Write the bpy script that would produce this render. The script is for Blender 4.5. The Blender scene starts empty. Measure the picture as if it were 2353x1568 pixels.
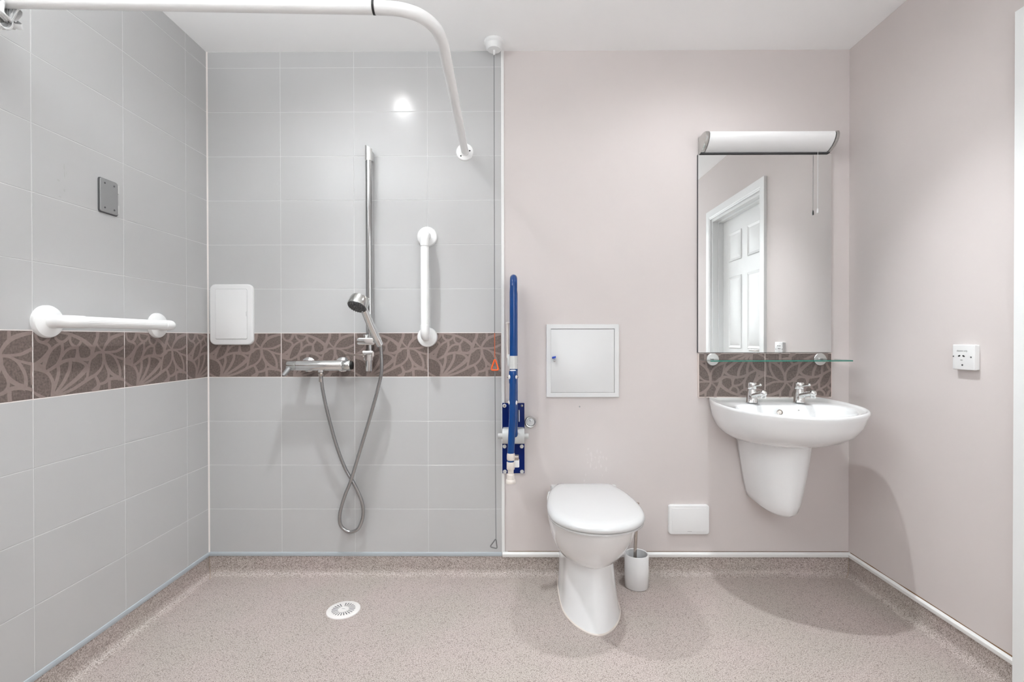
import bpy, bmesh, math, random
from mathutils import Vector, Matrix
PI = math.pi
random.seed(7)
SC = bpy.context.scene
COL = SC.collection

# ------------------------------------------------------------------ camera
CAM = Vector((1.3937, -2.2214, 1.075))
cam_data = bpy.data.cameras.new('camera')
cam_data.sensor_width = 36.0
cam_data.lens = 1127.75 / 2353 * 36.0
cam_data.clip_start = 0.02
cam = bpy.data.objects.new('camera', cam_data)
COL.objects.link(cam)
right = Vector((0.99998179, 0.0057901, -0.00169997))
fwd = Vector((-0.00579987, 0.99996636, -0.00579997))
up = Vector((0.00166633, 0.00580972, 0.99998174))
cam.matrix_world = Matrix(((right.x, up.x, -fwd.x, CAM.x),
                           (right.y, up.y, -fwd.y, CAM.y),
                           (right.z, up.z, -fwd.z, CAM.z),
                           (0, 0, 0, 1)))
SC.camera = cam

# ------------------------------------------------------------------ world, exposure
w = bpy.data.worlds.new('world')
SC.world = w
w.use_nodes = True
w.node_tree.nodes['Background'].inputs[0].default_value = (0.9, 0.95, 1, 1)
w.node_tree.nodes['Background'].inputs[1].default_value = 0.3
SC.view_settings.view_transform = 'Standard'
SC.view_settings.look = 'None'
SC.view_settings.gamma = 1.0
SC.view_settings.use_curve_mapping = False
SC.view_settings.exposure = 0.20
SC.cycles.diffuse_bounces = 8
SC.cycles.max_bounces = 12
SC.cycles.caustics_reflective = False

# room size
W = 2.9024          # right wall
H = 2.3728          # ceiling
YR = -2.75          # rear wall
ZS = 0.0884         # top of the cove
# (x, y), watts of the beam, beam in degrees, watts of the spill, tilt of the lamp in degrees, where
DOWNLIGHTS = [((0.78, -0.48), 72.0, 82, 9.0, (-5, 0), 'near the shower'), ((2.16, -0.52), 62.0, 86, 11.0, (-12, -10), 'near the mirror'),
              ((0.78, -1.75), 10.0, 120, 0.0, (0, 0), 'added at the rear as fill, on the shower side'), ((2.10, -1.75), 10.0, 120, 0.0, (0, 0), 'added at the rear as fill, on the door side')]  # rear pair added out of view to even out the room light
FILL_UPLIGHT_WATTS = 78.0
FILL_WINDOW_GLOW = 3.5     # radiance of the frosted fill window added behind the camera

# ------------------------------------------------------------------ materials
MATS = {}
def srgb(c):
    return tuple(((v / 255) / 12.92 if v / 255 <= 0.04045 else ((v / 255 + 0.055) / 1.055) ** 2.4) for v in c) + (1,)
def mat(name, rgb, rough=0.5, metal=0.0, spec=0.5, coat=0.0, noise=None, bump=None):
    m = bpy.data.materials.new(name)
    m.use_nodes = True
    nt = m.node_tree
    b = nt.nodes['Principled BSDF']
    c = srgb(rgb) if max(rgb) > 1.001 else tuple(rgb) + (1,)
    b.inputs['Base Color'].default_value = c
    b.inputs['Roughness'].default_value = rough
    b.inputs['Metallic'].default_value = metal
    b.inputs['Specular IOR Level'].default_value = spec
    if coat:
        b.inputs['Coat Weight'].default_value = coat
        b.inputs['Coat Roughness'].default_value = 0.05
    tc = nt.nodes.new('ShaderNodeTexCoord')
    if noise:
        scale, amt = noise
        n = nt.nodes.new('ShaderNodeTexNoise'); n.inputs['Scale'].default_value = scale
        n.inputs['Detail'].default_value = 4
        nt.links.new(tc.outputs['Object'], n.inputs['Vector'])
        r = nt.nodes.new('ShaderNodeMapRange')
        r.inputs['From Min'].default_value = 0.3; r.inputs['From Max'].default_value = 0.7
        r.inputs['To Min'].default_value = 1 - amt; r.inputs['To Max'].default_value = 1 + amt
        nt.links.new(n.outputs['Fac'], r.inputs['Value'])
        mx = nt.nodes.new('ShaderNodeVectorMath'); mx.operation = 'SCALE'
        mx.inputs[0].default_value = c[:3]
        nt.links.new(r.outputs['Result'], mx.inputs['Scale'])
        nt.links.new(mx.outputs['Vector'], b.inputs['Base Color'])
    if bump:
        scale, st = bump
        n2 = nt.nodes.new('ShaderNodeTexNoise'); n2.inputs['Scale'].default_value = scale
        nt.links.new(tc.outputs['Object'], n2.inputs['Vector'])
        bp = nt.nodes.new('ShaderNodeBump'); bp.inputs['Strength'].default_value = st
        bp.inputs['Distance'].default_value = 0.001
        nt.links.new(n2.outputs['Fac'], bp.inputs['Height'])
        nt.links.new(bp.outputs['Normal'], b.inputs['Normal'])
    MATS[name] = m
    return m

mat('tile_white', (0.505, 0.504, 0.504), 0.22, spec=0.4, noise=(1.7, 0.012), bump=(6, 0.12))
mat('grout', (0.61, 0.61, 0.605), 0.8)
mat('grout_light', (0.80, 0.755, 0.725), 0.8)
mat('grout_pink', (0.80, 0.70, 0.65), 0.8)
mat('tile_brown', (0.155, 0.119, 0.106), 0.30, noise=(160, 0.30), bump=(220, 0.3))
mat('tile_line', (0.27, 0.212, 0.193), 0.28, noise=(90, 0.06))
mat('paint_pink', (0.640, 0.590, 0.576), 0.7, spec=0.2, noise=(2.5, 0.012), bump=(60, 0.10))
mat('paint_ceiling', (0.93, 0.93, 0.93), 0.9)
mat('plastic_white', (0.80, 0.80, 0.80), 0.32)
mat('rail_white', (0.86, 0.86, 0.855), 0.3, coat=0.2)
mat('cap_white', (0.82, 0.82, 0.81), 0.35)
mat('seal_grey', (0.42, 0.46, 0.49), 0.5)
mat('ceramic', (0.84, 0.845, 0.85), 0.12, coat=0.5)
mat('seat_white', (0.61, 0.61, 0.61), 0.13, coat=0.5)
mat('chrome', (0.80, 0.80, 0.79), 0.07, metal=1)
mat('chrome_soft', (0.62, 0.62, 0.60), 0.16, metal=1)
mat('chrome_rail', (0.40, 0.40, 0.40), 0.12, metal=1)
mat('chrome_satin', (0.72, 0.72, 0.71), 0.32, metal=1)
mat('steel', (0.55, 0.50, 0.46), 0.22, metal=1)
mat('grey_metal', (0.36, 0.36, 0.36), 0.38, metal=0.6)
mat('hose', (0.42, 0.42, 0.42), 0.25, metal=1)
mat('black', (0.012, 0.012, 0.012), 0.5)
mat('dark_grey', (0.08, 0.08, 0.085), 0.5)
mat('nozzle', (0.10, 0.10, 0.10), 0.4, noise=(300, 0.5))
mat('door_white', (0.79, 0.80, 0.80), 0.4)
mat('blue_paint', (0.0, 0.045, 0.20), 0.22, spec=0.4, coat=0.15)
mat('blue_plate', (0.0, 0.011, 0.11), 0.35, spec=0.15)
mat('blue_key', (0.002, 0.05, 0.42), 0.4)
mat('warm_plastic', (0.70, 0.64, 0.59), 0.4)
mat('grey_plastic', (0.58, 0.58, 0.57), 0.4)
mat('orange', (0.85, 0.13, 0.025), 0.35)
mat('orange_cord', (0.55, 0.13, 0.05), 0.7)
mat('cord_grey', (0.20, 0.20, 0.20), 0.7)
mat('dark_triangle', (0.16, 0.16, 0.16), 0.4)
mat('label_grey', (0.34, 0.34, 0.34), 0.6)
mat('panel_white', (0.70, 0.70, 0.70), 0.35)
mat('fabric', (0.72, 0.72, 0.72), 0.85)
mat('diffuser', (0.90, 0.90, 0.90), 0.3)
mat('drain_white', (0.80, 0.77, 0.75), 0.4)
mat('rust', (0.20, 0.11, 0.05), 0.8)
mat('mark', (0.42, 0.42, 0.41), 0.6)
mat('residue', (0.675, 0.625, 0.61), 0.6)
mat('dirt', (0.16, 0.115, 0.085), 0.8, noise=(60, 0.3))
mat('weld', (0.40, 0.32, 0.26), 0.6)
m = mat('mirror', (0.90, 0.91, 0.905), 0.0, metal=1)
m = mat('glass', (0.86, 0.95, 0.92), 0.02)          # thin clear sheet: see-through with a fresnel sheen
nt = m.node_tree
tr = nt.nodes.new('ShaderNodeBsdfTransparent'); tr.inputs['Color'].default_value = (0.93, 0.97, 0.955, 1)
gl = nt.nodes.new('ShaderNodeBsdfGlossy'); gl.inputs['Roughness'].default_value = 0.02
fr = nt.nodes.new('ShaderNodeFresnel'); fr.inputs['IOR'].default_value = 1.5
mxs = nt.nodes.new('ShaderNodeMixShader')
nt.links.new(fr.outputs['Fac'], mxs.inputs['Fac']); nt.links.new(tr.outputs['BSDF'], mxs.inputs[1]); nt.links.new(gl.outputs['BSDF'], mxs.inputs[2])
nt.links.new(mxs.outputs['Shader'], nt.nodes['Material Output'].inputs['Surface'])
m = mat('glass_edge', (0.03, 0.20, 0.15), 0.12)
for nm, st in (('lamp_disc', 14.0), ('opal_fill', 3.0), ('frosted_fill', FILL_WINDOW_GLOW)):
    m = mat(nm, (0.9, 0.9, 0.9), 0.4)
    b = m.node_tree.nodes['Principled BSDF']
    b.inputs['Emission Color'].default_value = (1, 0.98, 0.95, 1)
    b.inputs['Emission Strength'].default_value = st
    if nm == 'frosted_fill': b.inputs['Emission Color'].default_value = (0.90, 0.97, 1.0, 1)  # glow of the added fill window

def floor_material():
    m = bpy.data.materials.new('safety_vinyl')
    m.use_nodes = True
    nt = m.node_tree; b = nt.nodes['Principled BSDF']; L = nt.links.new
    b.inputs['Roughness'].default_value = 0.52
    b.inputs['Specular IOR Level'].default_value = 0.35
    tc = nt.nodes.new('ShaderNodeTexCoord')
    def noise(scale, detail=2, rough=0.5):
        n = nt.nodes.new('ShaderNodeTexNoise'); n.inputs['Scale'].default_value = scale
        n.inputs['Detail'].default_value = detail; n.inputs['Roughness'].default_value = rough
        L(tc.outputs['Object'], n.inputs['Vector']); return n
    def ramp(src, stops):
        r = nt.nodes.new('ShaderNodeValToRGB')
        e = r.color_ramp.elements
        e[0].position, e[0].color = stops[0][0], stops[0][1]
        e[1].position, e[1].color = stops[-1][0], stops[-1][1]
        for p, c in stops[1:-1]:
            q = e.new(p); q.color = c
        L(src, r.inputs['Fac']); return r
    g = lambda r_, g_, b_: (r_, g_, b_, 1)
    n1 = noise(330, 3, 0.65)
    r1 = ramp(n1.outputs['Fac'], [(0.34, g(.195, .158, .138)), (0.45, g(.375, .322, .294)), (0.54, g(.48, .425, .398)), (0.66, g(.65, .60, .575))])
    v = nt.nodes.new('ShaderNodeTexVoronoi'); v.inputs['Scale'].default_value = 300
    L(tc.outputs['Object'], v.inputs['Vector'])
    sep = nt.nodes.new('ShaderNodeSeparateColor'); L(v.outputs['Color'], sep.inputs[0])
    r2 = ramp(sep.outputs[0], [(0.0, g(.62, .60, .58)), (0.10, g(.70, .68, .66)), (0.16, g(1, 1, 1)), (0.9, g(1, 1, 1)), (1.0, g(1.0, 1, 1))])
    mx = nt.nodes.new('ShaderNodeMix'); mx.data_type = 'RGBA'; mx.blend_type = 'MULTIPLY'
    mx.inputs['Factor'].default_value = 1.0
    L(r1.outputs['Color'], mx.inputs['A']); L(r2.outputs['Color'], mx.inputs['B'])
    # broad faint wear patches (pinkish and greyish areas)
    n3 = noise(3.2, 2)
    r3 = ramp(n3.outputs['Fac'], [(0.35, g(.97, .98, .96)), (0.65, g(1.03, 1.0, 1.01))])
    mx2 = nt.nodes.new('ShaderNodeMix'); mx2.data_type = 'RGBA'; mx2.blend_type = 'MULTIPLY'
    mx2.inputs['Factor'].default_value = 1.0
    L(mx.outputs['Result'], mx2.inputs['A']); L(r3.outputs['Color'], mx2.inputs['B'])
    L(mx2.outputs['Result'], b.inputs['Base Color'])
    bp = nt.nodes.new('ShaderNodeBump'); bp.inputs['Strength'].default_value = 0.25; bp.inputs['Distance'].default_value = 0.001
    L(n1.outputs['Fac'], bp.inputs['Height']); L(bp.outputs['Normal'], b.inputs['Normal'])
    MATS['safety_vinyl'] = m
floor_material()

# ------------------------------------------------------------------ mesh helpers
def T_back(u, v, n): return Vector((u, -n, v))          # on the back wall: u = x, v = z, n out of the wall
def T_left(u, v, n): return Vector((n, u, v))           # on the left wall: u = y
def T_right(u, v, n): return Vector((W - n, u, v))
def T_id(u, v, n): return Vector((u, v, n))

class MB:
    def __init__(s, T=T_id):
        s.bm = bmesh.new(); s.T = T; s.mi = 0
    def v(s, p): return s.bm.verts.new(s.T(*p))
    def f(s, vs):
        try:
            fc = s.bm.faces.new(vs); fc.material_index = s.mi; return fc
        except ValueError:
            return None
    def quad(s, a, b, c, d): s.f([s.v(a), s.v(b), s.v(c), s.v(d)])
    def loft(s, rings, cap0=True, cap1=True, closed=True):
        R = [[s.v(p) for p in r] for r in rings]
        n = len(R[0])
        for a, b in zip(R[:-1], R[1:]):
            for i in range(n if closed else n - 1):
                j = (i + 1) % n
                s.f([a[i], a[j], b[j], b[i]])
        if cap0: s.f(R[0][::-1])
        if cap1: s.f(R[-1])
        return s
    def box(s, u0, u1, v0, v1, n0, n1, bev=0.0):
        if bev <= 0:
            return s.loft([[(u0, v0, n), (u1, v0, n), (u1, v1, n), (u0, v1, n)] for n in (n0, n1)])
        b = bev
        def r(e, n):
            return [(u0 + e, v0 + b, n), (u0 + b, v0 + e, n), (u1 - b, v0 + e, n), (u1 - e, v0 + b, n),
                    (u1 - e, v1 - b, n), (u1 - b, v1 - e, n), (u0 + b, v1 - e, n), (u0 + e, v1 - b, n)]
        return s.loft([r(b * .6, n0), r(0, n0 + b), r(0, n1 - b), r(b * .6, n1)])
    def plate(s, u0, u1, v0, v1, n0, n1, r=0.01, bev=0.002, seg=5):
        def ring(inset, n):
            rr = max(r - inset, 0.0004); o = []
            for (cu, cv, a0) in ((u1 - r, v1 - r, 0), (u0 + r, v1 - r, 90), (u0 + r, v0 + r, 180), (u1 - r, v0 + r, 270)):
                for k in range(seg + 1):
                    a = math.radians(a0 + 90 * k / seg)
                    o.append((cu + rr * math.cos(a), cv + rr * math.sin(a), n))
            return o
        sg = 1 if n1 > n0 else -1
        rings = [ring(0, n0), ring(0, n1 - sg * bev)]
        for k in (1, 2, 3):
            a = math.radians(30 * k)
            rings.append(ring(bev * (1 - math.cos(a)), n1 - sg * bev + sg * bev * math.sin(a)))
        return s.loft(rings)
    def frame(s, u0, u1, v0, v1, t, n0, n1, bev=0.001):
        def rg(i, n): return [(u0 + i, v0 + i, n), (u1 - i, v0 + i, n), (u1 - i, v1 - i, n), (u0 + i, v1 - i, n)]
        return s.loft([rg(0, n0), rg(0, n1 - bev), rg(bev, n1), rg(t - bev, n1), rg(t, n1 - bev), rg(t, n0), rg(0, n0)], False, False)
    def tube(s, path, r, seg=16, caps=True, flat=1.0):
        P = [Vector(p) for p in path]
        rs = r if isinstance(r, (list, tuple)) else [r] * len(P)
        n = len(P)
        tang = []
        for i in range(n):
            d = (P[min(i + 1, n - 1)] - P[max(i - 1, 0)])
            tang.append(d.normalized() if d.length > 1e-9 else Vector((0, 0, 1)))
        a = Vector((0, 0, 1)) if abs(tang[0].z) < 0.9 else Vector((1, 0, 0))
        x = tang[0].cross(a).normalized()
        rings = []
        for i in range(n):
            t = tang[i]
            x = (x - t * x.dot(t)).normalized()
            y = t.cross(x)
            rings.append([tuple(P[i] + x * rs[i] * math.cos(2 * PI * k / seg) + y * rs[i] * flat * math.sin(2 * PI * k / seg)) for k in range(seg)])
        return s.loft(rings, caps, caps)
    def lathe(s, prof, o, ax=(0, 0, 1), seg=32, caps=True):
        ax = Vector(ax).normalized(); o = Vector(o)
        a = Vector((1, 0, 0)) if abs(ax.x) < 0.9 else Vector((0, 1, 0))
        x = ax.cross(a).normalized(); y = ax.cross(x)
        rings = [[tuple(o + ax * h + x * max(r, 1e-4) * math.cos(2 * PI * k / seg) + y * max(r, 1e-4) * math.sin(2 * PI * k / seg)) for k in range(seg)] for r, h in prof]
        return s.loft(rings, caps, caps)
    def ball(s, c, r, seg=16):
        k = 8
        return s.lathe([(r * math.sin(PI * i / k), -r * math.cos(PI * i / k)) for i in range(k + 1)], c, (0, 0, 1), seg)
    def build(s, name, mats, parent=None, smooth=True, angle=35, recalc=True):
        bm = s.bm
        bmesh.ops.remove_doubles(bm, verts=bm.verts, dist=1e-6)
        if recalc: bmesh.ops.recalc_face_normals(bm, faces=bm.faces)
        me = bpy.data.meshes.new(name)
        bm.to_mesh(me); bm.free()
        for m_ in ([mats] if isinstance(mats, str) else mats):
            me.materials.append(MATS[m_])
        if smooth:
            me.polygons.foreach_set('use_smooth', [True] * len(me.polygons))
            me.set_sharp_from_angle(angle=math.radians(angle))
        o = bpy.data.objects.new(name, me)
        COL.objects.link(o)
        if parent is not None:
            o.parent = parent
            if parent.parent is None:             # a part's own world matrix is the identity already
                o.matrix_parent_inverse = Matrix.Translation(-Vector(parent.location))
        return o

def smooth_path(pts, n=8):
    P = [Vector(p) for p in pts]
    P = [P[0] * 2 - P[1]] + P + [P[-1] * 2 - P[-2]]
    out = []
    for i in range(1, len(P) - 2):
        for k in range(n):
            t = k / n
            a, b, c, d = P[i - 1], P[i], P[i + 1], P[i + 2]
            out.append(0.5 * ((2 * b) + (c - a) * t + (2 * a - 5 * b + 4 * c - d) * t * t + (3 * b - 3 * c + d - a) * t ** 3))
    out.append(P[-2].copy())
    return out
def arc(c, a, b, r, d0=0, d1=90, n=8):
    """points on an arc: centre c, unit axes a, b"""
    c, a, b = Vector(c), Vector(a), Vector(b)
    return [c + a * r * math.cos(math.radians(d0 + (d1 - d0) * k / n)) + b * r * math.sin(math.radians(d0 + (d1 - d0) * k / n)) for k in range(n + 1)]

def tag(o, label=None, cat=None, group=None, kind=None):
    if label: o['label'] = label
    if cat: o['category'] = cat
    if group: o['group'] = group
    if kind: o['kind'] = kind
    return o
def thing(name, label, cat, loc, group=None):
    e = bpy.data.objects.new(name, None)
    e.empty_display_size = 0.05
    COL.objects.link(e)
    e.location = loc
    return tag(e, label, cat, group)
def struct(o): o['kind'] = 'structure'; return o

# ------------------------------------------------------------------ patterned tile artwork (traced strokes, x y width in a 2275 x 1340 field)
STROKES = [
 [(430,50,50),(700,80,60),(900,130,70),(1120,220,85),(1280,320,95),(1400,430,110)],
 [(1545,30,90),(1530,170,85),(1470,300,90),(1400,460,110)],
 [(1490,300,60),(1570,400,45),(1680,500,50)],
 [(2320,80,60),(2120,120,80),(1920,190,90),(1790,300,80),(1710,420,65),(1680,510,60)],
 [(1850,30,60),(1850,120,70),(1850,210,80)],
 [(1680,510,60),(1850,510,50),(2050,500,60),(2200,440,70),(2320,380,60)],
 [(1700,510,60),(1850,540,45),(1990,620,60),(2080,740,70),(2150,900,70),(2160,1080,80),(2100,1180,80)],
 [(1930,580,40),(2120,650,50),(2320,700,70)],
 [(2290,720,60),(2270,900,40),(2300,1090,60)],
 [(1680,510,60),(1530,520,60),(1400,590,110),(1250,655,80),(1080,640,60),(900,640,70),(740,660,70),(600,710,80),(450,790,70),(310,860,60)],
 [(1400,430,110),(1390,520,100),(1390,600,100)],
 [(1690,510,80),(1700,650,90),(1700,780,90)],
 [(1690,720,70),(1640,850,60),(1500,990,70),(1300,1080,80),(1100,1180,75),(900,1270,70),(700,1330,60),(480,1385,50)],
 [(1720,700,70),(1780,850,80),(1870,970,90),(2000,1060,80),(2110,1110,80)],
 [(1820,930,70),(1830,1060,60),(1780,1170,80),(1640,1220,60),(1530,1210,60)],
 [(1800,1170,90),(1900,1130,80),(2050,1130,80),(2200,1160,70),(2320,1210,60)],
 [(1850,1180,80),(1850,1280,80),(1860,1390,80)],
 [(1450,1010,60),(1530,1150,80),(1540,1280,110),(1400,1390,140)],
 [(1370,620,50),(1310,760,60),(1280,900,70),(1250,1050,60),(1190,1100,50)],
 [(900,660,60),(1050,680,60),(1180,740,70),(1270,830,110)],
 [(1260,830,120),(1100,980,105),(900,1120,85),(700,1240,70),(460,1385,60)],
 [(850,660,80),(820,850,80),(700,1080,80),(560,1250,70),(450,1385,60)],
 [(560,740,80),(570,900,80),(520,1080,80),(460,1250,70),(430,1385,90)],
 [(20,790,50),(180,820,70),(310,870,80),(400,980,70),(450,1130,80),(430,1385,90)],
 [(20,1230,40),(130,1310,60),(270,1385,60)],
 [(80,60,60),(90,160,60),(140,240,60),(230,275,60),(330,235,70),(390,130,90),(420,30,90)],
 [(480,40,60),(500,170,60),(590,260,60),(700,260,60),(790,190,60),(850,110,60)],
 [(200,270,60),(340,320,60),(385,400,70),(340,490,80),(240,600,90),(120,680,80),(20,730,90)],
 [(630,290,50),(480,370,60),(370,480,70),(300,620,80),(250,760,90),(260,870,80)],
 [(60,740,110),(180,760,110),(270,850,90)],
 [(650,270,70),(660,450,70),(620,600,70),(550,730,80)],
 [(650,570,60),(740,460,60),(860,400,60),(980,390,60),(1060,330,60),(1110,250,70)],
 [(850,120,60),(840,250,60),(900,340,60),(990,380,60)],
 [(1010,380,70),(1015,500,70),(980,620,70)],
 [(1030,500,50),(1050,590,50),(1100,650,50)],
]
def pattern_mesh(mb, u0, v0, u1, v1, n, flip=False, cu0=None, cu1=None):
    """ribbons of the flower pattern on the tile field (u0,v0)-(u1,v1); cu0/cu1: cut edges"""
    cu0 = u0 if cu0 is None else cu0
    cu1 = u1 if cu1 is None else cu1
    bm = bmesh.new()
    for si, st in enumerate(STROKES):
        P = smooth_path([(x, y, wd) for x, y, wd in st], 7)
        prev = None
        for i, p in enumerate(P):
            a = P[max(i - 1, 0)]; b = P[min(i + 1, len(P) - 1)]
            d = Vector((b.x - a.x, b.y - a.y)).normalized()
            q = Vector((-d.y, d.x)) * p.z * 0.5
            pr = []
            for s_ in (-1, 1):
                x = (p.x + s_ * q.x - 30) / 2275; y = (p.y + s_ * q.y - 40) / 1340
                if flip: x, y = 1 - x, 1 - y
                pr.append(bm.verts.new((u0 + x * (u1 - u0), v1 - y * (v1 - v0), n + si * 8e-6)))
            if prev: bm.faces.new([prev[0], pr[0], pr[1], prev[1]])
            prev = pr
    m_ = 0.0012
    for co, no in (((cu0 + m_, 0, 0), (-1, 0, 0)), ((cu1 - m_, 0, 0), (1, 0, 0)), ((0, v0 + m_, 0), (0, -1, 0)), ((0, v1 - m_, 0), (0, 1, 0))):
        bmesh.ops.bisect_plane(bm, geom=bm.verts[:] + bm.edges[:] + bm.faces[:], plane_co=co, plane_no=no, clear_outer=True)
    mi = mb.mi
    mb.mi = 2
    for f in bm.faces:
        if len(f.verts) >= 3:
            mb.f([mb.v(tuple(v.co)) for v in f.verts])
    mb.mi = mi
    bm.free()

def tile(mb, u0, u1, v0, v1, mi, g=0.0015, n0=-0.0022, n1=0.0):
    mb.mi = mi
    u0 += g; u1 -= g; v0 += g; v1 -= g
    def r(e, n): return [(u0 + e, v0 + e, n), (u1 - e, v0 + e, n), (u1 - e, v1 - e, n), (u0 + e, v1 - e, n)]
    mb.loft([r(0, n0), r(0, n1 - 0.0004), r(0.0004, n1)], False, True)

ROWS = [(0.1, 0.3), (0.3, 0.5), (0.5, 0.7), (0.7, 0.9), (0.9, 1.1)] + [(1.1 + 0.2 * k, 1.3 + 0.2 * k) for k in range(6)] + [(2.3, H)]
def tiled(mb, cols):
    for (a, b, full0, full1) in cols:
        for (z0, z1) in ROWS:
            br = abs(z0 - 0.9) < 1e-6
            tile(mb, a, b, z0, z1, 1 if br else 0)
            if br:
                pattern_mesh(mb, full0, z0, full1, z1, 0.0002, cu0=a, cu1=b)
                mb.mi = 5                                  # paler joints round the brown tiles
                h = 0.00145
                mb.box(a - h, b + h, z0 - h, z0 + h, -0.002, -0.0002); mb.box(a - h, b + h, z1 - h, z1 + h, -0.002, -0.0002)
                mb.box(a - h, a + h, z0, z1, -0.002, -0.00015); mb.box(b - h, b + h, z0, z1, -0.002, -0.00015)

# ------------------------------------------------------------------ setting
TP = 0.3334
XT = 1.3335          # end of the tiled part of the back wall
mb = MB(T_back)
tiled(mb, [(k * TP, min((k + 1) * TP, XT), k * TP, (k + 1) * TP) for k in range(4)])
mb.mi = 3
mb.box(-0.012, XT, 0.0, H + 0.01, -0.10, -0.0007)
mb.mi = 4
mb.box(XT, W + 0.1, 0.0, H + 0.01, -0.10, -0.004)
mb.mi = 6
for k_ in range(34):
    u_ = random.gauss(1.765, 0.030); v_ = random.gauss(0.515, 0.035); a_ = random.uniform(0.0012, 0.0045); b_ = a_ * random.uniform(1.0, 3.2)
    mb.f([mb.v((u_ + a_ * math.cos(2 * PI * k / 9) * (1 + .3 * math.sin(3.1 * k + k_)), v_ + b_ * math.sin(2 * PI * k / 9), -0.0038)) for k in range(9)])
struct(mb.build('wall_back', ['tile_white', 'tile_brown', 'tile_line', 'grout', 'paint_pink', 'grout_light', 'residue'], angle=8))

mb = MB(T_left)
cols = []
b = 0.0; a = -0.1439
cols.append((a, 0.0, a, a + TP))
while a > YR:
    nb = a; a = a - TP
    cols.append((max(a, YR), nb, a, nb))
tiled(mb, cols)
mb.mi = 4                                             # small grey scuffs on two tiles
for (u_, v_, a_, b_) in ((-0.708, 1.607, 0.0022, 0.010), (-0.7065, 1.584, 0.0018, 0.012), (-0.7275, 1.560, 0.005, 0.003), (-0.7075, 1.535, 0.003, 0.005), (-0.7225, 1.511, 0.005, 0.0025), (-0.700, 1.590, 0.001, 0.006)):
    mb.f([mb.v((u_ + a_ * math.cos(2 * PI * k / 10) * (1 + .3 * math.sin(3.1 * k)), v_ + b_ * math.sin(2 * PI * k / 10) * (1 + .25 * math.cos(2.3 * k)), 0.0002)) for k in range(10)])
mb.mi = 3
mb.box(YR - 0.1, 0.10, 0.0, H + 0.01, -0.10, -0.0007)
struct(mb.build('wall_left', ['tile_white', 'tile_brown', 'tile_line', 'grout', 'mark', 'grout_light'], angle=8))

# right wall with a door opening
DY0, DY1, DZ = -0.805, -1.575, 1.985
mb = MB()
mb.box(W, W + 0.1, DY0, 0.10, 0, H + 0.01)
mb.box(W, W + 0.1, YR - 0.1, DY1, 0, H + 0.01)
mb.box(W, W + 0.1, DY1, DY0, DZ, H + 0.01)
struct(mb.build('wall_right', 'paint_pink', smooth=False))
WX0, WX1, WZ0, WZ1 = 1.50, 2.78, 0.95, 2.20
mb = MB()
mb.box(-0.1, WX0, YR - 0.1, YR, 0, H + 0.01); mb.box(WX1, W + 0.1, YR - 0.1, YR, 0, H + 0.01)
mb.box(WX0, WX1, YR - 0.1, YR, 0, WZ0); mb.box(WX0, WX1, YR - 0.1, YR, WZ1, H + 0.01)
struct(mb.build('wall_rear', 'paint_pink', smooth=False))
# glowing frosted window added in the rear wall, unseen, for soft frontal fill
T_rear = lambda u, v, n: Vector((u, YR + n, v))
mb = MB(T_rear); mb.frame(WX0, WX1, WZ0, WZ1, 0.05, -0.09, -0.02, 0.004)
mb.box((WX0 + WX1) / 2 - 0.02, (WX0 + WX1) / 2 + 0.02, WZ0 + 0.05, WZ1 - 0.05, -0.09, -0.03, 0.003)
wn = mb.build('fill_window_1', 'plastic_white'); struct(wn)
mb = MB(T_rear); mb.box(WX0 + 0.03, WX1 - 0.03, WZ0 + 0.03, WZ1 - 0.03, -0.075, -0.065)
mb.build('fill_pane', 'frosted_fill', wn, smooth=False)
mb = MB(); mb.box(-0.1, W + 0.2, YR - 0.1, 0.10, H, H + 0.08)
struct(mb.build('ceiling', 'paint_ceiling', smooth=False))

# floor with a coved edge on three sides
mb = MB()
r_c = 0.032
prof = [(0.0005, ZS), (0.0015, ZS)] + [(0.0015 + r_c * (1 - math.cos(math.radians(9 * k))), r_c * (1 - math.sin(math.radians(9 * k)))) for k in range(11)]
rings = []
for d, z in prof:
    rings.append([(d, YR, z), (d, -d, z), (W - d, -d, z), (W - d, -0.746, z)])
mb.loft(rings, False, False, closed=False)
d = prof[-1][0]
mb.box(-0.1, W + 0.2, YR - 0.1, 0.1, -0.05, 0.0)
# heat-welded corner seams of the vinyl cove
struct(mb.build('floor', 'safety_vinyl', recalc=False, angle=60))

mb = MB()
mb.tube([(0.004, -0.004, 0.086), (0.005, -0.005, 0.04), (0.014, -0.014, 0.014), (0.034, -0.05, 0.002)], 0.0016, 6)
struct(mb.build('trim_1', 'weld'))
mb = MB()
mb.tube([(W - 0.004, -0.004, 0.086), (W - 0.005, -0.005, 0.035), (W - 0.013, -0.013, 0.014), (W - 0.03, -0.03, 0.004)], 0.0018, 6)
struct(mb.build('trim_2', 'weld'))
# cove capping: white strip below the painted walls, thin grey seal below the tiles
def cap_prof(z0, z1, d):
    return [(0.0, z0), (d * .8, z0), (d, z0 + (z1 - z0) * .3), (d, z1 - (z1 - z0) * .35), (d * .55, z1 - (z1 - z0) * .08), (0.0, z1)]
mb = MB()
P = cap_prof(0.084, 0.105, 0.010)
A = [(1.334, 0.0)]; 
def ringat(x, y, nx, ny): return [(x + nx * (-d_), y + ny * (-d_), z_) for d_, z_ in P]
mb.loft([[(1.336, -d_, z_) for d_, z_ in P], [(W - d_, -d_, z_) for d_, z_ in P], [(W - d_, -0.746, z_) for d_, z_ in P]])
struct(mb.build('baseboard_back', 'cap_white'))
mb = MB()
P = cap_prof(0.086, 0.104, 0.004)
mb.loft([[(d_, YR, z_) for d_, z_ in P], [(d_, -d_, z_) for d_, z_ in P], [(1.334, -d_, z_) for d_, z_ in P]])
struct(mb.build('baseboard_left', 'seal_grey'))
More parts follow.
